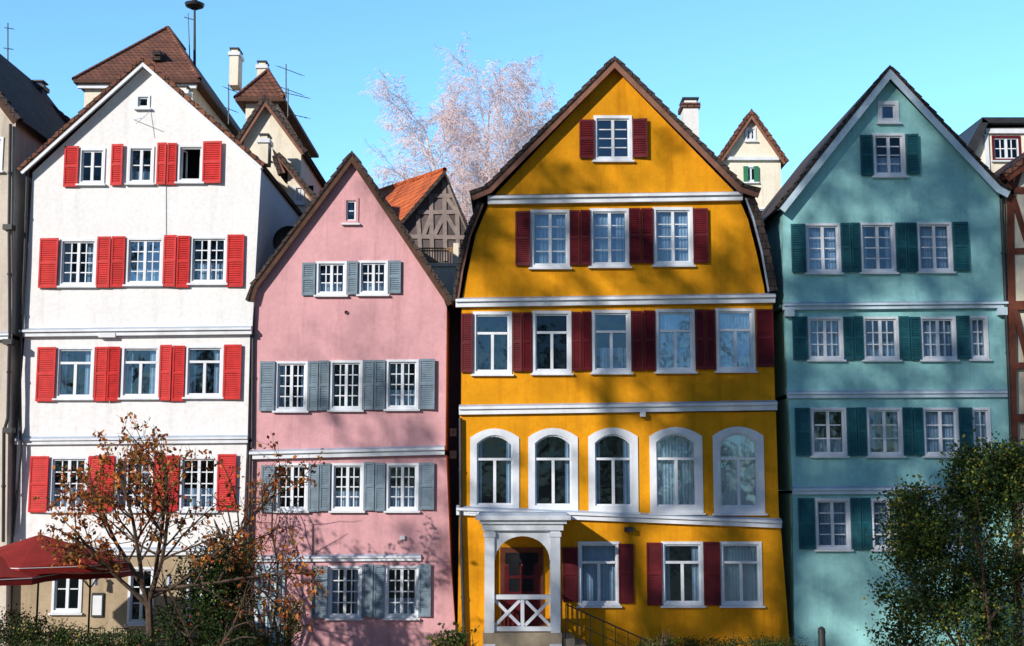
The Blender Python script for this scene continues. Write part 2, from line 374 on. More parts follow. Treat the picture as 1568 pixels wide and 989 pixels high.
# wall lanterns and menu board of the cafe
for px in (150,262):
    q=S3(px,880,-0.05); H.tr.tube(q,q+Vector((0,-.2,0)),.012,.012,5,2); H.tr.tube(q+Vector((0,-.2,-.02)),q+Vector((0,-.2,-.28)),.06,.08,6,1); H.tr.tube(q+Vector((0,-.2,.06)),q+Vector((0,-.2,-.02)),.01,.1,6,2)
H.tr.box(S(140,905,0)[0],S(158,905,0)[0],0.04,0.095,S(150,945,0)[1],S(150,908,0)[1],2); H.tr.box(S(142,905,0)[0],S(156,905,0)[0],0.03,0.038,S(150,942,0)[1],S(150,912,0)[1],0)
H.done([MW,plaster('plaster_warm_cream',(0.46,0.36,0.24),0.2)],[RED],[TB],[SOF,FR],[FR,MB_,MET])
# ================================================================ pink house
H=House('pink_house')
H.tier([(389,462),(397,432),(540,246),(672,440),(684,470),(682,688),(386,690)],0.16,10)
H.tier([(386,700),(683,697),(690,860),(384,862)],0.20,10)
H.tier([(384,862.5),(690,860.5),(702,1030),(376,1030)],0.205,10)
H.win(0,526,303,549,342,1,1,2,g=1,cur='n',surmi=2,sur=0.08)
H.win(0,484,400,531,452,2,2,3,g=0,cur='h'); H.win(0,549,399,594,451,2,2,3,g=0,cur='h')
for a in ((463,402,483,452),(532,400,548,451),(595,400,614,450)): H.shut(0,*a)
for x,g in ((421,0),(505,0),(591,0)):
    H.win(0,x,553-(x-421)*.015,x+50,629-(x-421)*.015,2,2,4,g=g,cur=random.choice('nhs'))
for a in ((398,554,421,630),(472,553,504,629),(556,552,590,628),(642,550,666,627)): H.shut(0,*a)
for x,g in ((422,0),(507,0),(591,0)): H.win(1,x,709,x+50,782,2,2,4,g=g,cur=random.choice('nhs'))
for a in ((400,712,421,784),(473,710,506,783),(558,708,590,782),(642,708,665,780)): H.shut(1,*a)
for x,g in ((502,0),(589,0)): H.win(2,x,866,x+52,946,2,2,4,g=g,cur=random.choice('nhs'))
for a in ((478,866,502,946),(555,864,589,945),(641,864,660,944)): H.shut(2,*a)
H.cornice(383,692,681,685,11,0.16,0.16,2); H.cornice(392,853,645,851,7,0.20,0.10)
H.roof([(384,462),(390,440),(540,240),(676,442),(692,466)],0.16,0.08,0.22,10.3,board=0.13,mt=0,mbd=0)
x0,z1=S(392,864,0.2); x1=S(437,864,0.2)[0]; 
H.fr.box(x0,x1,0.14,0.22,-0.2,z1,1); H.fr.box(x0+0.1,x1-0.1,0.10,0.15,-0.2,z1-0.35,3)
for k in range(2):
    a=x0+0.16+k*(x1-x0-0.32)/2+0.02; H.fr.box(a,a+(x1-x0-0.32)/2-0.06,0.08,0.11,0.2,0.9,1); H.fr.box(a,a+(x1-x0-0.32)/2-0.06,0.08,0.11,1.05,1.9,1)
pipe(H.tr,[(384,690),(380,860),(376,1030)],0.08,0.05,3); pipe(H.tr,[(388,470),(386,685)],0.1,0.045,3)
H.tr.box(S(613,830,.2)[0],S(620,830,.2)[0],0.12,0.2,S(613,826,.2)[1],S(613,820,.2)[1],2)
H.tr.tube(S3(530,478,.1),S3(530,478,.25),.05,.05,8,3); H.tr.tube(S3(455,868,-.1),S3(455,868,.2),.07,.1,10,2)
H.done([MP],[GRY],[TDK],[WD],[FR,MB_,FR,MET],[FR,FRB,MP,GRY])
# ================================================================ ochre house
H=House('ochre_house'); Y0=-0.12
H.tier([(758,298),(940,104),(1124,293)],Y0,11)
H.tier([(707,461),(716,415),(728,360),(748,312),(1132,305),(1145,335),(1158,385),(1170,440),(1172,455)],Y0+0.04,11)
H.tier([(707,469),(1183,464),(1187,619),(706,624)],Y0+0.06,11)
H.tier([(704,635),(1188,630),(1193,797),(703,780)],Y0+0.08,11)
H.tier([(703,783),(1195,800),(1213,1030),(700,1030)],Y0+0.10,11)
H.win(0,909,177,968,246,2,1,4,g=1,cur='n',sur=0.09)
H.shut(0,887,184,910,243); H.shut(0,968,183,991,242)
for x,g,c in ((812,1,'f'),(903,1,'f'),(1000,1,'f')): H.win(1,x,321-(x-812)*.02,x+61,410-(x-812)*.02,2,1,4,g=g,cur=c,sur=0.09)
for a in ((789,324,812,407),(872,322,904,406),(963,320,1000,404),(1061,319,1084,402)): H.shut(1,*a)
for x,g,c in ((724,1,'n'),(815,0,'n'),(906,1,'h'),(1004,2,'f'),(1096,2,'f')): H.win(2,x,477-(x-724)*.013,x+60,573-(x-724)*.013,2,1,1,tr=0.68,g=g,cur=c,sur=0.09)
for a in ((706,480,724,570),(785,479,814,569),(876,478,905,568),(967,476,1003,567),(1065,475,1095,566),(1158,474,1184,562)): H.shut(2,*a,split=(a[2]-a[0])>26)
for x,x2,g,c in ((720,795,0,'s'),(809,885,0,'s'),(901,977,0,'s'),(995,1076,2,'f'),(1092,1170,2,'f')):
    H.win(3,x,656-(x-720)*.008,x2,783+(x-720)*.008,2,1,1,tr=0.66,g=g,cur=c,rise=0.26,sur=0.19,sill=True)
for x,g,c in ((885,0,'f'),(1013,1,'s'),(1103,2,'f')): H.win(4,x,829,x+64,927,2,1,1,tr=0.70,g=g,cur=c,sur=0.08)
for a in ((861,838,885,921),(947,832,970,923),(990,830,1013,926),(1078,829,1102,926)): H.shut(4,*a,split=False)
H.cornice(747,302,1136,296,12,Y0,0.20); H.cornice(698,459,1186,452,12,Y0+0.04,0.18)
H.cornice(703,623,1189,616,12,Y0+0.06,0.16); H.cornice(699,777,1196,797,11,Y0+0.08,0.16)
H.roof([(722,303),(748,292),(940,98),(1132,290),(1160,299)],Y0,0.10,0.34,11.3,board=0.15,mt=0,mbd=0)
H.roof([(699,462),(706,415),(718,362),(738,312)],Y0+0.04,0.10,0.16,11.2,board=0.07,mt=0,mbd=0)
H.roof([(1142,304),(1153,334),(1166,384),(1177,447)],Y0+0.04,0.20,0.16,11.2,board=0.05,mt=0,mbd=1)
for px in (984,): H.tr.box(S(px-4,630,Y0)[0],S(px+4,630,Y0)[0],Y0-0.12,Y0+.05,S(px,638,Y0)[1],S(px,630,Y0)[1],0)
H.tr.box(S(956,810,Y0)[0],S(970,810,Y0)[0],Y0-0.12,Y0+.1,S(960,814,Y0)[1],S(960,807,Y0)[1],2)
pipe(H.tr,[(712,1030),(706,800),(705,640)],Y0-0.03,0.05,2)
def chimney(mb,px0,px1,pyt,pyb,Y,mi=0,cap=1,dp=0.8):
    x0,z1=S(px0,pyt,Y); x1,z0=S(px1,pyb,Y)
    mb.box(x0,x1,Y,Y+dp,z0,z1-0.25,mi); mb.box(x0-0.06,x1+0.06,Y-.06,Y+dp+.06,z1-0.27,z1-0.12,cap)
    mb.box(x0+0.05,x1-0.05,Y+.05,Y+dp-.05,z1-0.13,z1+0.02,mi); mb.box(x0-0.02,x1+0.02,Y-.02,Y+dp+.02,z1+0.02,z1+0.07,2)
ch=MB(); chimney(ch,1046,1071,152,245,3.0)
ch.obj('chimney',[MW,TB,MET],H.e)
H.done([MY],[DRD],[TDK],[SOF,MB_],[FR,MB_,MET])
PAR=H.e
# porch (part of the ochre house)
pm=MB(); Yp=-1.55; YB=Y0+0.1
def X(px,Y=Yp,py=880): return S(px,py,Y)[0]
def Z(py,Y=Yp,px=800): return S(px,py,Y)[1]
for a,b in ((742,757),(843,858)):
    pm.box(X(a),X(b),Yp,Yp+0.27,0,Z(812)); pm.box(X(a)-0.03,X(b)+0.03,Yp-0.03,Yp+0.30,Z(822),Z(815)); pm.box(X(a)-0.03,X(b)+0.03,Yp-0.03,Yp+0.30,0,0.35)
    pm.box(X(a)+0.02,X(b)-0.02,YB-0.15,YB-0.003,0,Z(812))
pm.box(X(738),X(863),Yp-0.05,YB-0.004,Z(812),Z(802)); pm.box(X(734),X(868),Yp-0.12,YB-0.006,Z(802)+.002,Z(796)); pm.box(X(728),X(874),Yp-0.22,YB-0.008,Z(796)+.002,Z(789))
pm.box(X(733),X(869),Yp-0.14,YB-0.01,Z(789)+.002,Z(785),1)
xa,xb=X(757),X(843); zt,zb=Z(812),Z(858)
xc=(xa+xb)/2; rr=(xb-xa)/2-0.02
top=[(xa,zb),(xa,zt),(xb,zt),(xb,zb)]
arc=[(xc+rr*math.cos(t*math.pi/16),zb+(zt-zb-0.16)*math.sin(t*math.pi/16)) for t in range(17)]
wall(pm,top[:]+arc,[],Yp+0.08,0.1,0,thin=True)
for sx in ((X(744),X(748)),(X(852),X(856))):
    pm.box(sx[0],sx[1],Yp+0.3,YB-0.16,Z(916),Z(911)); pm.box(sx[0],sx[1],Yp+0.3,YB-0.16,Z(968),Z(963))
    for k in range(6): y=Yp+0.38+k*0.15; pm.box(sx[0]+.02,sx[1]-.02,y,y+0.04,Z(963),Z(916))
pm.box(xa,xb,Yp+0.06,Yp+0.2,Z(918),Z(911)); pm.box(xa,xb,Yp+0.08,Yp+0.18,Z(967),Z(960))
mid=(xa+xb)/2; pm.box(mid-0.05,mid+0.05,Yp+0.09,Yp+0.17,Z(960),Z(918))
for a,b in ((xa,mid-0.05),(mid+0.05,xb)):
    pm.beam((a+.02,Z(960)+.03),(b-.02,Z(918)-.03),0.085,Yp+0.095,Yp+0.135); pm.beam((a+.02,Z(918)-.03),(b-.02,Z(960)+.03),0.085,Yp+0.136,Yp+0.17)
pm.box(X(740),X(860),Yp-0.02,YB-0.02,-0.1,Z(969),3)
xd0,xd1=S(766,880,YB)[0],S(832,880,YB)[0]
pm.box(xd0,xd1,YB-0.06,YB-0.012,0,S(800,838,YB)[1],2); pm.box(xd0+0.12,xd1-0.12,YB-0.10,YB-0.062,0,S(800,866,YB)[1],4)
for k in range(2):
    for j in range(2):
        a=xd0+0.24+k*0.4; z=S(800,905,YB)[1]+j*0.45; pm.box(a,a+0.3,YB-0.115,YB-0.102,z,z+0.36,5)
pm.box(xd0+0.14,xd1-0.14,YB-0.09,YB-0.062,S(800,862,YB)[1],S(800,846,YB)[1],5)
for k in range(5): pm.box(X(862)+k*0.3,X(862)+(k+1)*0.3+0.02,Yp+0.1,YB-0.03,-0.2,Z(969)-0.17*(k+1)+0.001*k,3)
pm.obj('porch',[FR,MB_,WDR,STONE,DRD,DARK],PAR)
rl=MB(); p0=S3(866,925,Yp+0.15); p1=S3(1000,985,Yp+0.15)
rl.tube(p0,p1,0.02,0.02,6); rl.tube(p0+Vector((0,0,-.4)),p1+Vector((0,0,-.4)),0.012,0.012,5)
for k in range(8): q=p0.lerp(p1,k/7); rl.tube(q,q+Vector((0,0,-1.0)),0.012,0.012,5)
rl.obj('stair_railing',[MET],PAR)
# ================================================================ turquoise house
H=House('turquoise_house'); Y0=0.02
H.tier([(1199,318),(1358,120),(1530,296),(1540,467),(1200,468)],Y0,11)
H.tier([(1202,474),(1540,473),(1545,602),(1206,603)],Y0+0.04,11)
H.tier([(1207,609),(1545,608),(1549,748),(1214,751)],Y0+0.06,11)
H.tier([(1214,756),(1549,754),(1553,1030),(1217,1030)],Y0+0.08,11)
H.win(0,1344,155,1376,188,1,1,1,g=1,cur='n',sur=0.11)
H.win(0,1336,204,1386,270,2,1,4,g=0,cur='h',sur=0.08)
H.shut(0,1317,207,1336,269,split=False); H.shut(0,1387,206,1406,267,split=False)
for x,g,c in ((1233,1,'f'),(1317,1,'s'),(1404,0,'f')): H.win(0,x,342-(x-1233)*.01,x+54,418-(x-1233)*.01,2,1,4,g=g,cur=c)
for a in ((1211,343,1233,417),(1288,342,1317,417),(1372,341,1404,416),(1459,340,1482,415)): H.shut(0,*a)
for x,g,c in ((1236,1,'f'),(1321,1,'h'),(1409,0,'f')): H.win(1,x,485,x+55,551,2,2,3,g=g,cur=c)
H.win(1,1484,484,1513,550,1,2,3,g=0,cur='f')
for a in ((1213,485,1236,551),(1291,485,1321,551),(1376,485,1409,551),(1464,484,1484,550)): H.shut(1,*a)
for x,g,c in ((1241,1,'h'),(1327,1,'s'),(1413,0,'f')): H.win(2,x,624,x+55,698,2,1,3,g=g,cur=c)
H.win(2,1488,624,1517,697,1,2,3,g=0,cur='f')
for a in ((1217,625,1240,698),(1297,624,1326,698),(1382,624,1413,697),(1468,624,1488,697)): H.shut(2,*a)
for x,g,c in ((1248,1,'f'),(1334,1,'f')): H.win(3,x,763,x+54,841,2,1,4,g=g,cur=c)
H.win(3,1420,763,1474,841,2,1,4,g=1,cur='f')
for a in ((1222,763,1247,841),(1303,762,1333,841),(1389,762,1420,840),(1475,762,1500,840)): H.shut(3,*a)
H.cornice(1198,466,1541,463,9,Y0,0.16,2); H.cornice(1205,601,1546,599,9,Y0+0.04,0.12,2); H.cornice(1213,748,1550,746,9,Y0+0.06,0.12,2)
for a,y in ((1201,476),(1526,474)): H.tr.box(S(a,y,Y0)[0],S(a+14,y,Y0)[0],Y0-0.14,Y0+0.03,S(a,y+9,Y0)[1],S(a,y-3,Y0)[1],2)
H.roof([(1190,322),(1358,110),(1526,289),(1541,297)],Y0,0.07,0.34,11.3,board=0.20,mt=0,mbd=0)
pipe(H.tr,[(1533,305),(1540,470),(1546,610),(1552,800),(1556,1030)],Y0-0.09,0.05,3)
H.done([MT],[GRN],[TDK],[FRB],[FR,MB_,FRB,MET])
# ================================================================ half-timbered house at the right
H=House('half_timbered_house'); Y0=-0.06
H.tier([(1543,268),(1640,200),(1740,268),(1750,465),(1546,467)],Y0,11)
H.tier([(1549,469),(1755,467),(1760,1030),(1560,1030)],Y0+0.1,11)
tb=MB()
def bm(a,b,c,d_,wd=0.2,dy=0): tb.beam(S(a,b,Y0),S(c,d_,Y0),wd,Y0-0.04-dy,Y0-0.002)
bm(1546,262,1551,640,0.2); bm(1543,292,1750,288); bm(1548,385,1750,380,.18,.002); bm(1549,468,1750,463,.26,.004); bm(1550,560,1750,555,.18,.002); bm(1552,640,1750,636,.22,.002)
bm(1550,300,1575,380,.16,.001); bm(1576,292,1578,640,.18,.003); bm(1552,470,1574,555,.16,.001); bm(1620,292,1622,640,.18,.003); bm(1552,640,1560,1000,.2,.001); bm(1578,640,1590,1000,.2,.001); bm(1555,760,1760,756,.2,.002); bm(1558,860,1760,858,.2,.002)
bm(1553,290,1562,262,.12,.001)
tb.obj('timber_frame',[WDR],H.e)
H.win(0,1584,400,1616,455,2,1,2); H.win(0,1584,310,1616,370,2,1,2); H.win(1,1586,480,1618,545,2,1,2)
H.roof([(1534,276),(1640,196),(1745,272)],Y0,0.14,0.35,5,board=0.14)
H.done([plaster('plaster_cream_panels',(0.74,0.66,0.52),0.1)],[RED],[TB],[WDR],[FR,MB_])
# white house with dark eaves behind it
H=House('eaved_house'); Y0=7.0
H.tier([(1490,232),(1508,196),(1700,194),(1700,420),(1490,420)],Y0,9)
H.win(0,1519,208,1563,246,2,2,2,g=0,cur='n',surmi=2)
H.tr.box(S(1500,200,Y0)[0],S(1720,200,Y0)[0],Y0-0.3,Y0+9,S(1500,191,Y0)[1],S(1500,183,Y0)[1],2)
H.tr.prism([S(1476,228,Y0),S(1500,184,Y0),S(1509,190,Y0),S(1489,236,Y0)],Y0-0.3,Y0+9,2)
H.tr.box(S(1508,200,Y0)[0],S(1700,200,Y0)[0],Y0-0.1,Y0-.002,S(1520,205,Y0)[1],S(1520,198,Y0)[1],3)
H.tr.box(S(1506,200,Y0)[0],S(1512,200,Y0)[0],Y0-0.08,Y0-.002,S(1510,260,Y0)[1],S(1510,206,Y0)[1],3)
H.done([MC],None,None,None,[FR,MB_,MET,FR],[FR,FRB,DRD])
# ================================================================ cream house at the left
H=House('cream_house'); Y0=-0.3
H.tier([(-260,180),(-120,0),(24,184),(17,510),(-265,515)],Y0,10)
H.tier([(-262,522),(14,517),(8,1030),(-265,1030)],Y0+0.06,10)
H.win(0,-16,210,5,262,1,2,3); H.win(0,-60,360,-10,430,2,1,3)
H.cornice(-262,517,18,511,9,Y0,0.14)
H.roof([(-270,190),(-120,-8),(32,190)],Y0,0.12,0.35,10,board=0.14)
pipe(H.tr,[(16,190),(14,340),(15,500),(12,640),(6,660),(5,830)],Y0-0.1,0.05,2)
for py in (345,520,655): H.tr.box(S(8,py,Y0)[0],S(22,py,Y0)[0],Y0-0.2,Y0+0.1,S(10,py+8,Y0)[1],S(10,py,Y0)[1],2)
H.done([plaster('plaster_greyed_cream',(0.66,0.58,0.50),0.15)],[RED],[TDK],[WD],[FR,MB_,MET])
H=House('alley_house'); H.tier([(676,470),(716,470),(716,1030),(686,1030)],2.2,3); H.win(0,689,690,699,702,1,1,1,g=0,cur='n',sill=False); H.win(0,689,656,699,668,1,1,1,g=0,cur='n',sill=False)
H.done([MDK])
# ================================================================ background houses on the slope
def hiphouse(name,fl,fr,apex,Y,depth,apexY,ridge,wallm,roofm,base=0.0,over=0.35):
    e=empty(name); a=S3(*fl,Y); b=S3(*fr,Y); z=(a.z+b.z)/2; m=MB()
    m.box(a.x+over,b.x-over,Y+over,Y+depth-over,base,z,0); m.obj('walls',[wallm],e)
    A=S3(*apex,apexY); B=Vector((A.x,apexY+ridge,A.z))
    r=MB(); c=[Vector((a.x,Y,z)),Vector((b.x,Y,z)),Vector((b.x,Y+depth,z)),Vector((a.x,Y+depth,z))]
    dn=Vector((0,0,-0.14))
    r.face([c[0],c[1],A]); r.face([c[1],c[2],B,A]); r.face([c[2],c[3],B]); r.face([c[3],c[0],A,B])
    for i in range(4): r.face([c[i],c[(i+1)%4],c[(i+1)%4]+dn,c[i]+dn],1)
    r.face([x+dn for x in c],1)
    for p,q in ((c[0],A),(c[1],A),(A,B)): r.tube(p,q,0.09,0.09,6,0)
    r.obj('roof',[roofm,WD],e); return e
e=hiphouse('hip_roofed_house',(112,130),(306,112),(257,42),13.0,13,19.0,3,MC,TB)
t=MB()
t.box(S(118,130,13.1)[0],S(300,130,13.1)[0],13.15,13.3,S(200,134,13.1)[1],S(200,126,13.1)[1])
t.box(S(237,100,15)[0],S(249,100,15)[0],14.6,16,S(240,96,15)[1],S(240,82,15)[1],1)
t.face([S3(234,83,14.5),S3(252,83,14.5),S3(250,78,16.2),S3(238,78,16.2)],1)
t.obj('eaves_moulding_and_dormer',[FR,TDK],e)
e=hiphouse('brown_roofed_house',(360,152),(436,146),(410,108),12.0,9,14,3,MC,TB)
ch=MB(); chimney(ch,352,364,75,130,15); chimney(ch,394,407,95,125,15,dp=0.6); ch.obj('chimneys',[MC,FR,MET],e)
def gable(name,L,A,Rr,Y,depth,wm,rm,wins=(),base=0.0,over=0.3,th=0.14):
    H=House(name); l=S(*L,Y); r=S(*Rr,Y)
    H.tiers.append([[(l[0]+.02,base),(l[0]+.02,l[1]),S(*A,Y),(r[0]-.02,r[1]),(r[0]-.02,base)],Y,[],depth,0])
    for w_ in wins: H.win(0,*w_[:4],**w_[4])
    H.roof([(L[0]-5,L[1]+6),A,(Rr[0]+5,Rr[1]+6)],Y,th,over,depth+.2,board=0.1)
    H.done([wm],[GRN],[rm],[SOF]); return H
H=gable('small_white_house',(372,216),(408,158),(462,232),8.5,9,MC,TDK,[(399,225,413,245,dict(cas=1,mc=1,rows=1,g=0,cur='n'))])
ch=MB(); chimney(ch,397,410,207,250,7.0,dp=0.6); chimney(ch,272,286,133,165,11.0,dp=0.5); ch.obj('chimneys',[MC,FR,MET],H.e)
H=gable('dark_roofed_house',(440,262),(425,240),(500,330),7.5,8,MC,TDK,[(450,285,466,312,dict(cas=2,mc=1,rows=2,g=1,cur='n'))])
H=gable('cream_gabled_house',(1106,242),(1149,178),(1196,246),15,9,MC,TB,[(1141,195,1158,216,dict(cas=2,mc=1,rows=2,g=1,cur='n')),(1139,254,1160,279,dict(cas=2,mc=1,rows=1,g=0,cur='n',surmi=0)),(1160,318,1180,345,dict(cas=2,mc=1,rows=2,g=0,cur='n'))])
x=MB(); x.box(S(1109,242,15)[0],S(1228,242,15)[0],15.6,23,0,S(1215,290,15)[1]); x.face([S3(1196,243,15.4),S3(1228,292,15.4),S3(1228,292,23),S3(1196,243,23)],1)
x.prism([S(1112,241,15),S(1192,241,15),S(1192,246,15),S(1112,246,15)],14.85,15,2)
for a in (1138,1154): x.box(S(a,265,15)[0],S(a+7,265,15)[0],14.9,14.96,S(a,279,15)[1],S(a,255,15)[1],3)
x.obj('side_wing',[MC,TB,FR,paint('shutter_green',(0.03,0.2,0.1))],H.e)
H=gable('slate_roofed_house',(-60,190),(-10,95),(108,190),9,9,MC,TDK)
ch=MB(); chimney(ch,50,62,125,200,8.2,dp=0.5); ch.obj('chimney',[MDK,MET,MET],H.e)
# orange-roofed timber barn, turned on its plot: gable to the right, roof slope to the left
e=empty('timber_framed_barn'); g=MB(); Yb=12
A=S3(680,266,Yb); L=S3(616,340,Yb); Rr=S3(722,364,Yb); RB=S3(566,297,20); EB=S3(530,372,17.5)
g.face([Vector((L.x,Yb,0)),L,A,Rr,Vector((Rr.x,Yb,0))],0); g.face([L,Vector((L.x,Yb,0)),Vector((EB.x,EB.y,0)),EB],0)
g.obj('walls',[plaster('rubble_infill',(0.16,0.13,0.13),0.5,0.9)],e)
g=MB(); u=Vector((.05,-.35,.08)); Lx=L+(L-A)*.12+Vector((0,-.35,0)); Rx=Rr+(Rr-A)*.08+Vector((0,-.35,0)); dn=Vector((0,0,-.2))
g.face([Lx,A+u,RB,EB],0); g.face([A+u,Rx,Rx+Vector((-1,9,0)),RB],1)
g.face([Lx+dn,A+u+dn,A+u,Lx],1); g.face([A+u+dn,Rx+dn,Rx,A+u],1); g.tube(A+u,RB,.1,.1,6,0)
g.obj('roof',[TOR,TDK],e)
g=MB()
for (a,b,c,d_) in ((616,342,680,268),(680,268,722,364),(640,325,706,325),(655,300,694,300),(680,270,682,400),(660,300,662,400),(640,330,645,400),(700,322,702,400),(662,325,648,362),(682,300,700,325),(664,362,680,330),(612,362,722,364),(684,330,702,362)):
    g.beam(S(a,b,Yb),S(c,d_,Yb),0.16,Yb-0.05-R()*.01,Yb-0.002)
g.obj('timber_frame',[paint('timber_weathered',(0.30,0.24,0.22),0.8,0.3)],e)
# terrace wall + balustrade
e=empty('terrace_wall'); g=MB(); Yt=7
g.box(S(640,410,Yt)[0],S(722,410,Yt)[0],Yt,Yt+0.4,0,S(680,408,Yt)[1]); g.box(S(638,410,Yt)[0],S(724,410,Yt)[0],Yt-.05,Yt+0.45,S(680,408,Yt)[1]+.002,S(680,403,Yt)[1])
g.box(S(694,400,Yt)[0],S(702,400,Yt)[0],Yt,Yt+0.3,S(680,403,Yt)[1],S(680,372,Yt)[1]); g.obj('wall',[MC],e)
g=MB(); 
for py in (380,384): g.tube(S3(642,py,Yt+.2),S3(718,py,Yt+.2),0.025,0.025,6)
for k in range(20): p=642+k*4; g.tube(S3(p,380,Yt+.2),S3(p,404,Yt+.2),0.018,0.018,5)
g.obj('railing',[paint('railing_ochre_wood',(0.35,0.22,0.08))],e)
# antennas & siren
def antenna(name,px,pyt,pyb,Y,n=5,w_=16,ang=0.25):
    g=MB(); g.tube(S3(px,pyb,Y),S3(px,pyt,Y),0.03,0.025,6)
    c=S3(px,pyt+8,Y); 
    for j,zo in enumerate((0,0.8)):
        o=c-Vector((0,0,zo)); dv=Vector((1,0.5,-ang)); k=w_/F*(Y-CY)
        g.tube(o-dv*k*.5,o+dv*k,0.015,0.015,5)
        for i in range(n): q=o+dv*k*(-.5+1.5*i/(n-1)); s_=Vector((-.3,.6,0.25))*0.5; g.tube(q-s_,q+s_,0.009,0.009,4)
    g.obj(name,[MET])
antenna('roof_antenna',438,98,150,12,6,24); antenna('roof_antenna',12,35,125,10,5,8,0.0); antenna('roof_antenna',441,135,180,11,7,30,.1)
antenna('roof_antenna',350,128,190,12,5,12,.3)
g=MB(); c=S3(298,10,19); g.tube(S3(298,120,19),c,0.07,0.05,8); g.tube(c+Vector((0,0,0.0)),c+Vector((0,0,0.12)),0.40,0.45,20); g.tube(c+Vector((0,0,.12)),c+Vector((0,0,0.27)),0.45,0.1,20); g.tube(c-Vector((0,0,.12)),c,0.16,0.40,16)
g.tube(c+Vector((0,0,.25)),c+Vector((0,0,.5)),0.12,0.12,12); g.tube(c+Vector((0,0,.5)),c+Vector((0,0,.6)),0.3,0.3,16)
g.tube(S3(291,100,19),S3(288,20,19),0.03,0.02,6); g.tube(S3(282,26,19),S3(296,30,19),0.02,0.02,5)
g.obj('siren_mast',[MET])
# ================================================================ ground
m,n,l,p=newmat('garden_ground'); tc=n.new('ShaderNodeTexCoord').outputs['Object']
l.new(ramp(n,l,noise(n,l,tc,0.8,6,0.7),0.35,0.65,(0.035,0.05,0.018),(0.11,0.085,0.05)),p.inputs['Base Color']); p.inputs['Roughness'].default_value=0.95
GM=m
g=MB(); g.face([(-1500,-1500,-0.004),(1500,-1500,-0.004),(1500,1500,-0.004),(-1500,1500,-0.004)]); g.obj('ground',[GM])
g=MB(); n_=14
def hp(i,j):
    x=-70+i*10; y=24+j*12; return (x,y,min(9,(y-24)*0.22)+0.6*math.sin(i*1.3+j))if j>0 else (x,y,-0.1)
for i in range(n_):
    for j in range(8): g.face([hp(i,j),hp(i+1,j),hp(i+1,j+1),hp(i,j+1)])
g.obj('hillside',[GM],smooth=True)
m,n,l,p=newmat('terrace_paving'); tc=n.new('ShaderNodeTexCoord').outputs['Object']
br=n.new('ShaderNodeTexBrick'); l.new(tc,br.inputs['Vector']); br.inputs['Scale'].default_value=1; br.inputs['Brick Width'].default_value=.6; br.inputs['Row Height'].default_value=.4; br.inputs['Mortar Size'].default_value=.01
br.inputs['Color1'].default_value=(.25,.22,.19,1); br.inputs['Color2'].default_value=(.32,.29,.25,1); br.inputs['Mortar'].default_value=(.08,.07,.06,1); l.new(br.outputs[0],p.inputs['Base Color']); p.inputs['Roughness'].default_value=.9
g=MB(); g.face([(-30,-5.5,0),(30,-5.5,0),(30,3,0),(-30,3,0)]); g.obj('terrace_paving',[m])
# ================================================================ vegetation
def grow(p,dv,L,r,lvl,P,segs,tips):
    n=P['n'][lvl]; rc=r
    for i in range(n):
        dv=(dv+Vector((U(-1,1),U(-1,1),U(-1,1)))*P['w'][lvl]+Vector((0,0,P['up'][lvl]))).normalized()
        q=p+dv*(L/n); r2=r*(1-P['tp']*(i+1)/n); segs.append((p,q,rc,r2)); rc=r2
        if lvl<P['max'] and i>=P['st'][lvl]:
            for _ in range(P['k'][lvl]):
                pr=dv.orthogonal().normalized(); pr.rotate(Matrix.Rotation(U(0,6.283),3,dv))
                a=math.radians(U(*P['ang'][lvl])); nd=dv*math.cos(a)+pr*math.sin(a)
                grow(q,nd,L*P['ls'][lvl]*U(.65,1.15)*(1-0.4*i/n),rc*P['rs'],lvl+1,P,segs,tips)
        p=q
    tips.append((p,dv,lvl))
def tubes(mb,segs,mi=0,rmin=0.004):
    for p,q,a,b in segs:
        mb.tube(p,q,max(a,rmin),max(b,rmin),7 if a>0.06 else (5 if a>0.02 else 3),mi)
def leaf(mb,c,s,mi,droop=0):
    a=Vector((U(-1,1),U(-1,1),U(-1,1)-droop)).normalized(); b=a.orthogonal().normalized(); b.rotate(Matrix.Rotation(U(0,6.283),3,a))
    s2=s*U(.6,1.2); n=a.cross(b)*s2*U(-.15,.15)
    mb.face([c-a*s2*.5,c+b*s2*.36+n,c+a*s2*.6,c-b*s2*.36+n],mi)
BARK=paint('bark_brown',(0.10,0.065,0.045),0.9,0.4,9); BIRCH=paint('birch_twigs',(0.88,0.72,0.72),0.8,0.2); BIRT=paint('birch_bark',(0.8,0.74,0.72),0.8,0.25,7)
# autumn tree in front of the white house
e=empty('autumn_tree'); segs=[];tips=[]
P=dict(n=[5,6,5,4],w=[.12,.16,.2,.25],up=[.05,.05,.04,0.02],tp=.55,max=3,st=[1,1,1,0],k=[2,2,2,1],ang=[(30,60),(30,60),(30,70),(30,70)],ls=[.75,.6,.5,.5],rs=.6)
b=S3(228,1024,-5)
grow(b,Vector((-.03,0,1)),1.9,0.11,3,dict(P,n=[0,0,0,4],tp=.25,w=[0,0,0,.06]),segs,tips); top=segs[-1][1]; tips=[]
for dv,L in (((-.55,.1,.9),3.3),((.1,.2,1),3.5),((.5,-.1,1.0),3.4),((1.0,.1,.5),4.0),((-.9,-.2,.7),2.6),((1.0,.1,.15),3.4),((-.25,-.3,1),3.3)):
    grow(top+Vector((0,0,U(-.4,0))),Vector(dv).normalized(),L,0.065,1,dict(P,k=[2,2,2,1]),segs,tips)
g=MB(); tubes(g,segs); g.obj('trunk_and_branches',[BARK],e)
g=MB(); ends=[s_ for s_ in segs if s_[3]<0.022]
for k in range(4200):
    s_=random.choice(ends); c=s_[0].lerp(s_[1],R())+Vector((U(-.09,.09),U(-.09,.09),U(-.12,.03)))
    leaf(g,c,0.12,random.choice([0,0,1,1,2,3]),.6)
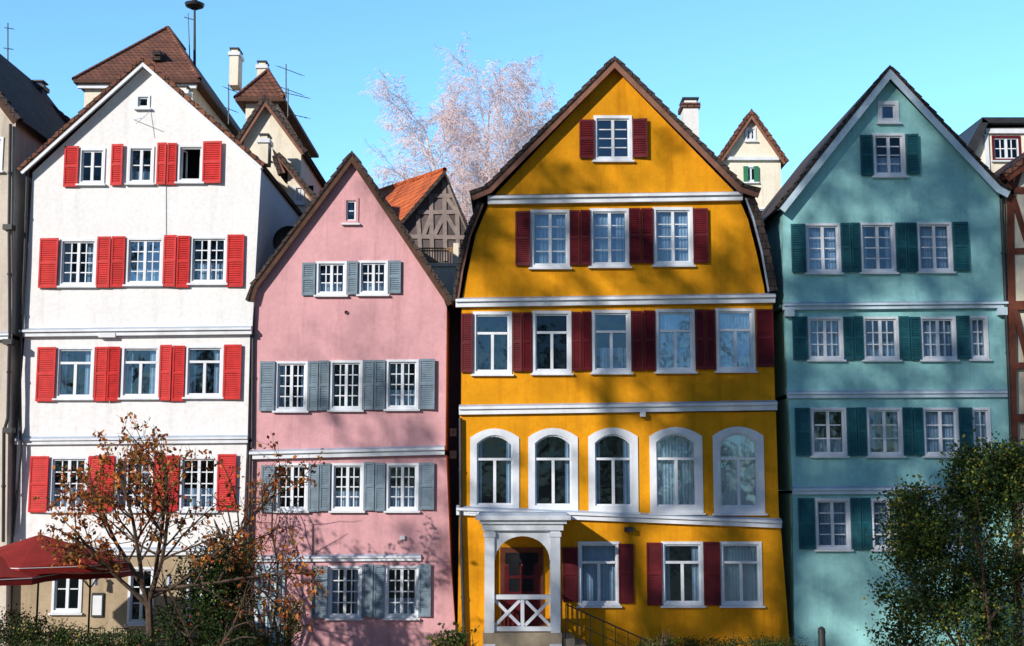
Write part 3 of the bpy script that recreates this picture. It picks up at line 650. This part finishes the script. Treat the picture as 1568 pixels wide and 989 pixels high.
g.obj('leaves',[leafmat('leaf_rust',(0.42,0.11,0.03)),leafmat('leaf_orange',(0.65,0.24,0.05)),leafmat('leaf_brown',(0.16,0.06,0.03)),leafmat('leaf_olive',(0.22,0.17,0.04))],e)
LG=[leafmat('leaf_dark_green',(0.028,0.058,0.016)),leafmat('leaf_green',(0.06,0.11,0.024)),leafmat('leaf_yellow_green',(0.28,0.28,0.035)),leafmat('leaf_yellow',(0.48,0.32,0.04)),leafmat('leaf_red',(0.35,0.04,0.03))]
def shrub(name,blobs,Y,nclump,per,size,wts,sprigs=30,trunk=None,cr=0.32):
    e=empty(name); g=MB(); tw=MB(); C=[]
    for (px,py,rx,rz,ry) in blobs:
        c=S3(px,py,Y); k=(Y-CY)/F
        for _ in range(int(nclump)):
            v=Vector((random.gauss(0,1),random.gauss(0,1),random.gauss(0,1))).normalized()*(U(.25,1)**.45)
            q=c+Vector((v.x*rx*k,v.y*ry,v.z*rz*k))
            if q.z>0.1: C.append((q,c))
    for q,c in C:
        tw.tube(q-(q-c)*.5-Vector((0,0,.15)),q,.012,.005,3)
        dark=random.random()<.4
        for _ in range(per):
            o=Vector((random.gauss(0,cr),random.gauss(0,cr),random.gauss(0,cr*.75)))*.6
            mi=random.choices(range(5),wts)[0]
            if dark and mi in(2,3): mi=1
            leaf(g,q+o,size,mi,.2)
    for _ in range(sprigs):
        q,c=random.choice(C); dv=((q-c).normalized()+Vector((U(-.3,.3),U(-.3,.3),.6))).normalized(); L=U(.3,.8); t=q+dv*L
        tw.tube(q,t,.008,.003,3)
        for k in range(14): leaf(g,q.lerp(t,R())+Vector((U(-.05,.05),U(-.05,.05),U(-.05,.05))),size,random.choices(range(5),[wts[0],wts[1],wts[2]*2.5,wts[3]*2.5,wts[4]])[0])
    b=S3(blobs[0][0],blobs[0][1],Y); sg=[];tp=[]
    for k in range(4): grow(Vector((b.x+U(-.2,.2),Y+U(-.2,.2),-0.05)),Vector((U(-.5,.5),U(-.4,.4),1)).normalized(),max(.8,b.z*1.2),.05,2,dict(P),sg,tp)
    tubes(tw,sg)
    g.obj('leaves',LG,e); tw.obj('stems',[BARK],e)
shrub('broadleaf_bush',[(1480,840,85,120,1.3),(1420,890,75,100,1.2),(1535,800,60,110,1.2),(1495,745,45,60,.8),(1400,800,40,60,.8),(1560,930,80,90,1.2),(1450,960,110,60,1.2),(1545,730,35,50,.8)],-5.5,66,82,.085,[5,5,2.6,.3,0],120)
shrub('dark_bush',[(320,900,45,60,.8),(345,860,32,45,.6),(290,960,50,40,.8),(350,940,40,60,.6)],-4.2,48,65,.08,[9,3,.3,.1,.4],14)
shrub('yellow_green_bush',[(440,950,25,30,.4),(415,985,25,20,.4)],-3.2,25,50,.06,[3,4,2,.6,.1],8,cr=.22)
shrub('cafe_shrub',[(70,975,45,22,.5),(20,960,40,32,.5),(180,990,50,20,.5),(120,985,40,20,.5)],-5.6,34,60,.06,[6,4,.6,.3,.3],14,cr=.22)
shrub('vine_bush',[(400,800,14,60,.3),(385,880,16,60,.3)],-0.6,16,26,.06,[2,1,1,3,3],8,cr=.22)
shrub('laurel_bush',[(690,985,22,14,.3)],-3.6,16,26,.12,[1,3,4,.5,0],6,cr=.22)
shrub('low_hedge',[(1000+i*30,992,26,12,.4) for i in range(8)],-3.5,16,50,.05,[5,4,1,.1,0],4,cr=.18)
# birch on the slope
random.seed(77)
e=empty('birch_tree'); segs=[];tips=[]
PB=dict(n=[9,6,5,5],w=[.05,.10,.16,.12],up=[.06,.04,-.03,-.28],tp=.75,max=3,st=[1,1,0,0],k=[3,3,3,0],ang=[(30,62),(25,50),(25,60),(20,60)],ls=[.45,.5,.6,.75],rs=.5)
b=S3(738,330,24); b.z-=4.6
for dx,L in ((-.03,9.6),(.20,9.2),(-.30,9.2)): grow(b+Vector((dx*2,0,0)),Vector((dx,0,1)).normalized(),L,.16,0,PB,segs,tips)
g=MB(); tubes(g,[s_ for s_ in segs if s_[2]>.03],0); tubes(g,[s_ for s_ in segs if s_[2]<=.03],1,.0075); 
g.tube((b.x,24,0),b,0.3,.2,8,0); g.obj('trunk_and_twigs',[BIRT,BIRCH],e)
# plane trees of the river promenade (left of and behind the viewpoint)
LP=[leafmat('leaf_plane_a',(0.20,0.14,0.03)),leafmat('leaf_plane_b',(0.08,0.09,0.03))]
def plane(x,y,hgt,nl,seed,ls=.42):
    random.seed(seed); e=empty('plane_tree'); segs=[];tips=[]
    PP=dict(n=[8,6,5,4],w=[.06,.12,.18,.2],up=[.05,.05,.03,.0],tp=.6,max=3,st=[3,1,1,0],k=[2,2,2,0],ang=[(35,65),(30,60),(30,60),(30,60)],ls=[ls,.6,.6,.6],rs=.55)
    grow(Vector((x,y,-.1)),Vector((0,0,1)),hgt,.45,0,PP,segs,tips)
    g=MB(); tubes(g,segs,0,.02); g.obj('trunk_and_branches',[BARK],e)
    g=MB(); ends=[s_ for s_ in segs if s_[3]<.06]; cl=random.sample(ends,min(len(ends),nl//24))
    for s_ in cl:
        for _ in range(24): leaf(g,s_[1]+Vector((random.gauss(0,.4),random.gauss(0,.4),random.gauss(0,.35))),.36,random.choice([0,1]),.2)
    g.obj('leaves',LP,e)
plane(-11.5,-31,29,4600,3,.36); plane(-15,-26,28,2400,14,.30); plane(-20.5,-29,26,2800,5,.30)
random.seed(31)
e=empty('sky_blocking_tree_row'); g=MB(); tw=MB()  # tree row added out of view to cut ambient sky light and window reflections
for i in range(20):
    x=-95+i*10+U(-2,2); y=-66+U(-3,3); h=U(15,21); tw.tube((x,y,0),(x,y,h*.7),.4,.15,8)
    for k in range(16):
        a=U(0,6.28); r=U(.5,5.2); z=U(.28,1)*h; r*=math.sqrt(max(.1,1-((z/h-.6)/.5)**2)); c=Vector((x+r*math.cos(a),y+r*math.sin(a),z)); tw.tube((x,y,z*.75),c,.08,.03,4)
        for _ in range(34): leaf(g,c+Vector((random.gauss(0,1.0),random.gauss(0,1.0),random.gauss(0,.8))),.95,random.choice([0,1,1]),.2)
g.obj('leaves',LP,e); tw.obj('trunks',[BARK],e)
random.seed(21)
# ================================================================ cafe terrace
PR=paint('parasol_red',(0.28,0.016,0.013),0.8,.2)
def parasol(px,py,Y,r,h=.55,rot=.3):
    e=empty('parasol'); g=MB(); A=S3(px,py,Y); n=8; c=[A+Vector((r*math.cos(rot+i*math.pi/4),r*math.sin(rot+i*math.pi/4),-h)) for i in range(n)]
    for i in range(n):
        a,b_=c[i],c[(i+1)%n]; m1=(a+b_)/2+Vector((0,0,.05)); g.face([A,a,m1]); g.face([A,m1,b_])
        g.face([a,m1,m1-Vector((0,0,.2)),a-Vector((0,0,.17))]); g.face([m1,b_,b_-Vector((0,0,.17)),m1-Vector((0,0,.2))])
        g.tube(a-Vector((0,0,.01)),b_-Vector((0,0,.01)),.012,.012,4,1)
    g.obj('canopy',[PR,FR],e); g=MB(); g.tube((A.x,A.y,0),A+Vector((0,0,.12)),.03,.025,8); g.tube((A.x,A.y,0),(A.x,A.y,.08),.35,.3,16)
    for i in range(n): g.tube(A-Vector((0,0,.9)),A.lerp(c[i],.5)-Vector((0,0,.02)),.01,.01,4); g.tube(A-Vector((0,0,.03)),c[i]-Vector((0,0,.03)),.012,.01,4)
    g.obj('pole_and_ribs',[MET],e)
parasol(62,818,-4,2.2,.7,.15); parasol(-30,842,-5.5,1.8,.6,.3); parasol(140,848,-2.6,1.15,.42,.2)
def chair(x,y,rot):
    g=MB(); M=Matrix.Translation((x,y,0))@Matrix.Rotation(rot,4,'Z'); T=lambda a,b,c:M@Vector((a,b,c))
    for a in (-.2,.2):
        g.tube(T(a,-.2,0),T(a,-.2,.45),.012,.012,6); g.tube(T(a,.2,0),T(a*.95,.26,.9),.012,.012,6)
        g.tube(T(a*1.05,-.2,.45),T(a*1.05,-.2,.66),.01,.01,5); g.tube(T(a*1.05,-.2,.66),T(a,.23,.68),.012,.012,5)
    for k in range(7): g.box(-.21,.21,-.2+k*.058,-.16+k*.058,.44,.455,0,M)
    for k in range(6): g.tube(T(-.15+k*.06,.21,.46),T(-.15+k*.06,.26,.88),.007,.007,4)
    g.tube(T(-.19,.26,.9),T(.19,.26,.9),.014,.014,6); g.obj('cafe_chair',[MET])
def table(x,y):
    g=MB(); g.tube((x,y,.72),(x,y,.75),.36,.36,24); g.face([(x+.36*math.cos(t*math.pi/12),y+.36*math.sin(t*math.pi/12),.75) for t in range(24)])
    g.tube((x,y,0),(x,y,.72),.025,.025,8)
    for k in range(3): t=k*2.09; g.tube((x,y,.15),(x+.28*math.cos(t),y+.28*math.sin(t),0),.015,.015,5)
    g.obj('cafe_table',[MET])
for px,Y,r in ((150,-3,.4),(185,-2.6,3.5),(215,-3.2,1.0),(250,-2.8,2.4),(110,-3,5),(60,-2.5,1.5)): chair(S(px,960,Y)[0],Y,r)
for px,Y in ((168,-2.9),(233,-2.6),(85,-2.6)): table(S(px,960,Y)[0],Y)
g=MB(); q=S3(1258,963,-4); g.tube((q.x,-4,0),(q.x,-4,q.z),.09,.09,12); g.tube((q.x,-4,q.z),(q.x,-4,q.z+.06),.1,.03,12); g.tube((q.x,-4,q.z-.1),(q.x,-4,q.z-.06),.1,.1,12); g.obj('bollard',[MET])
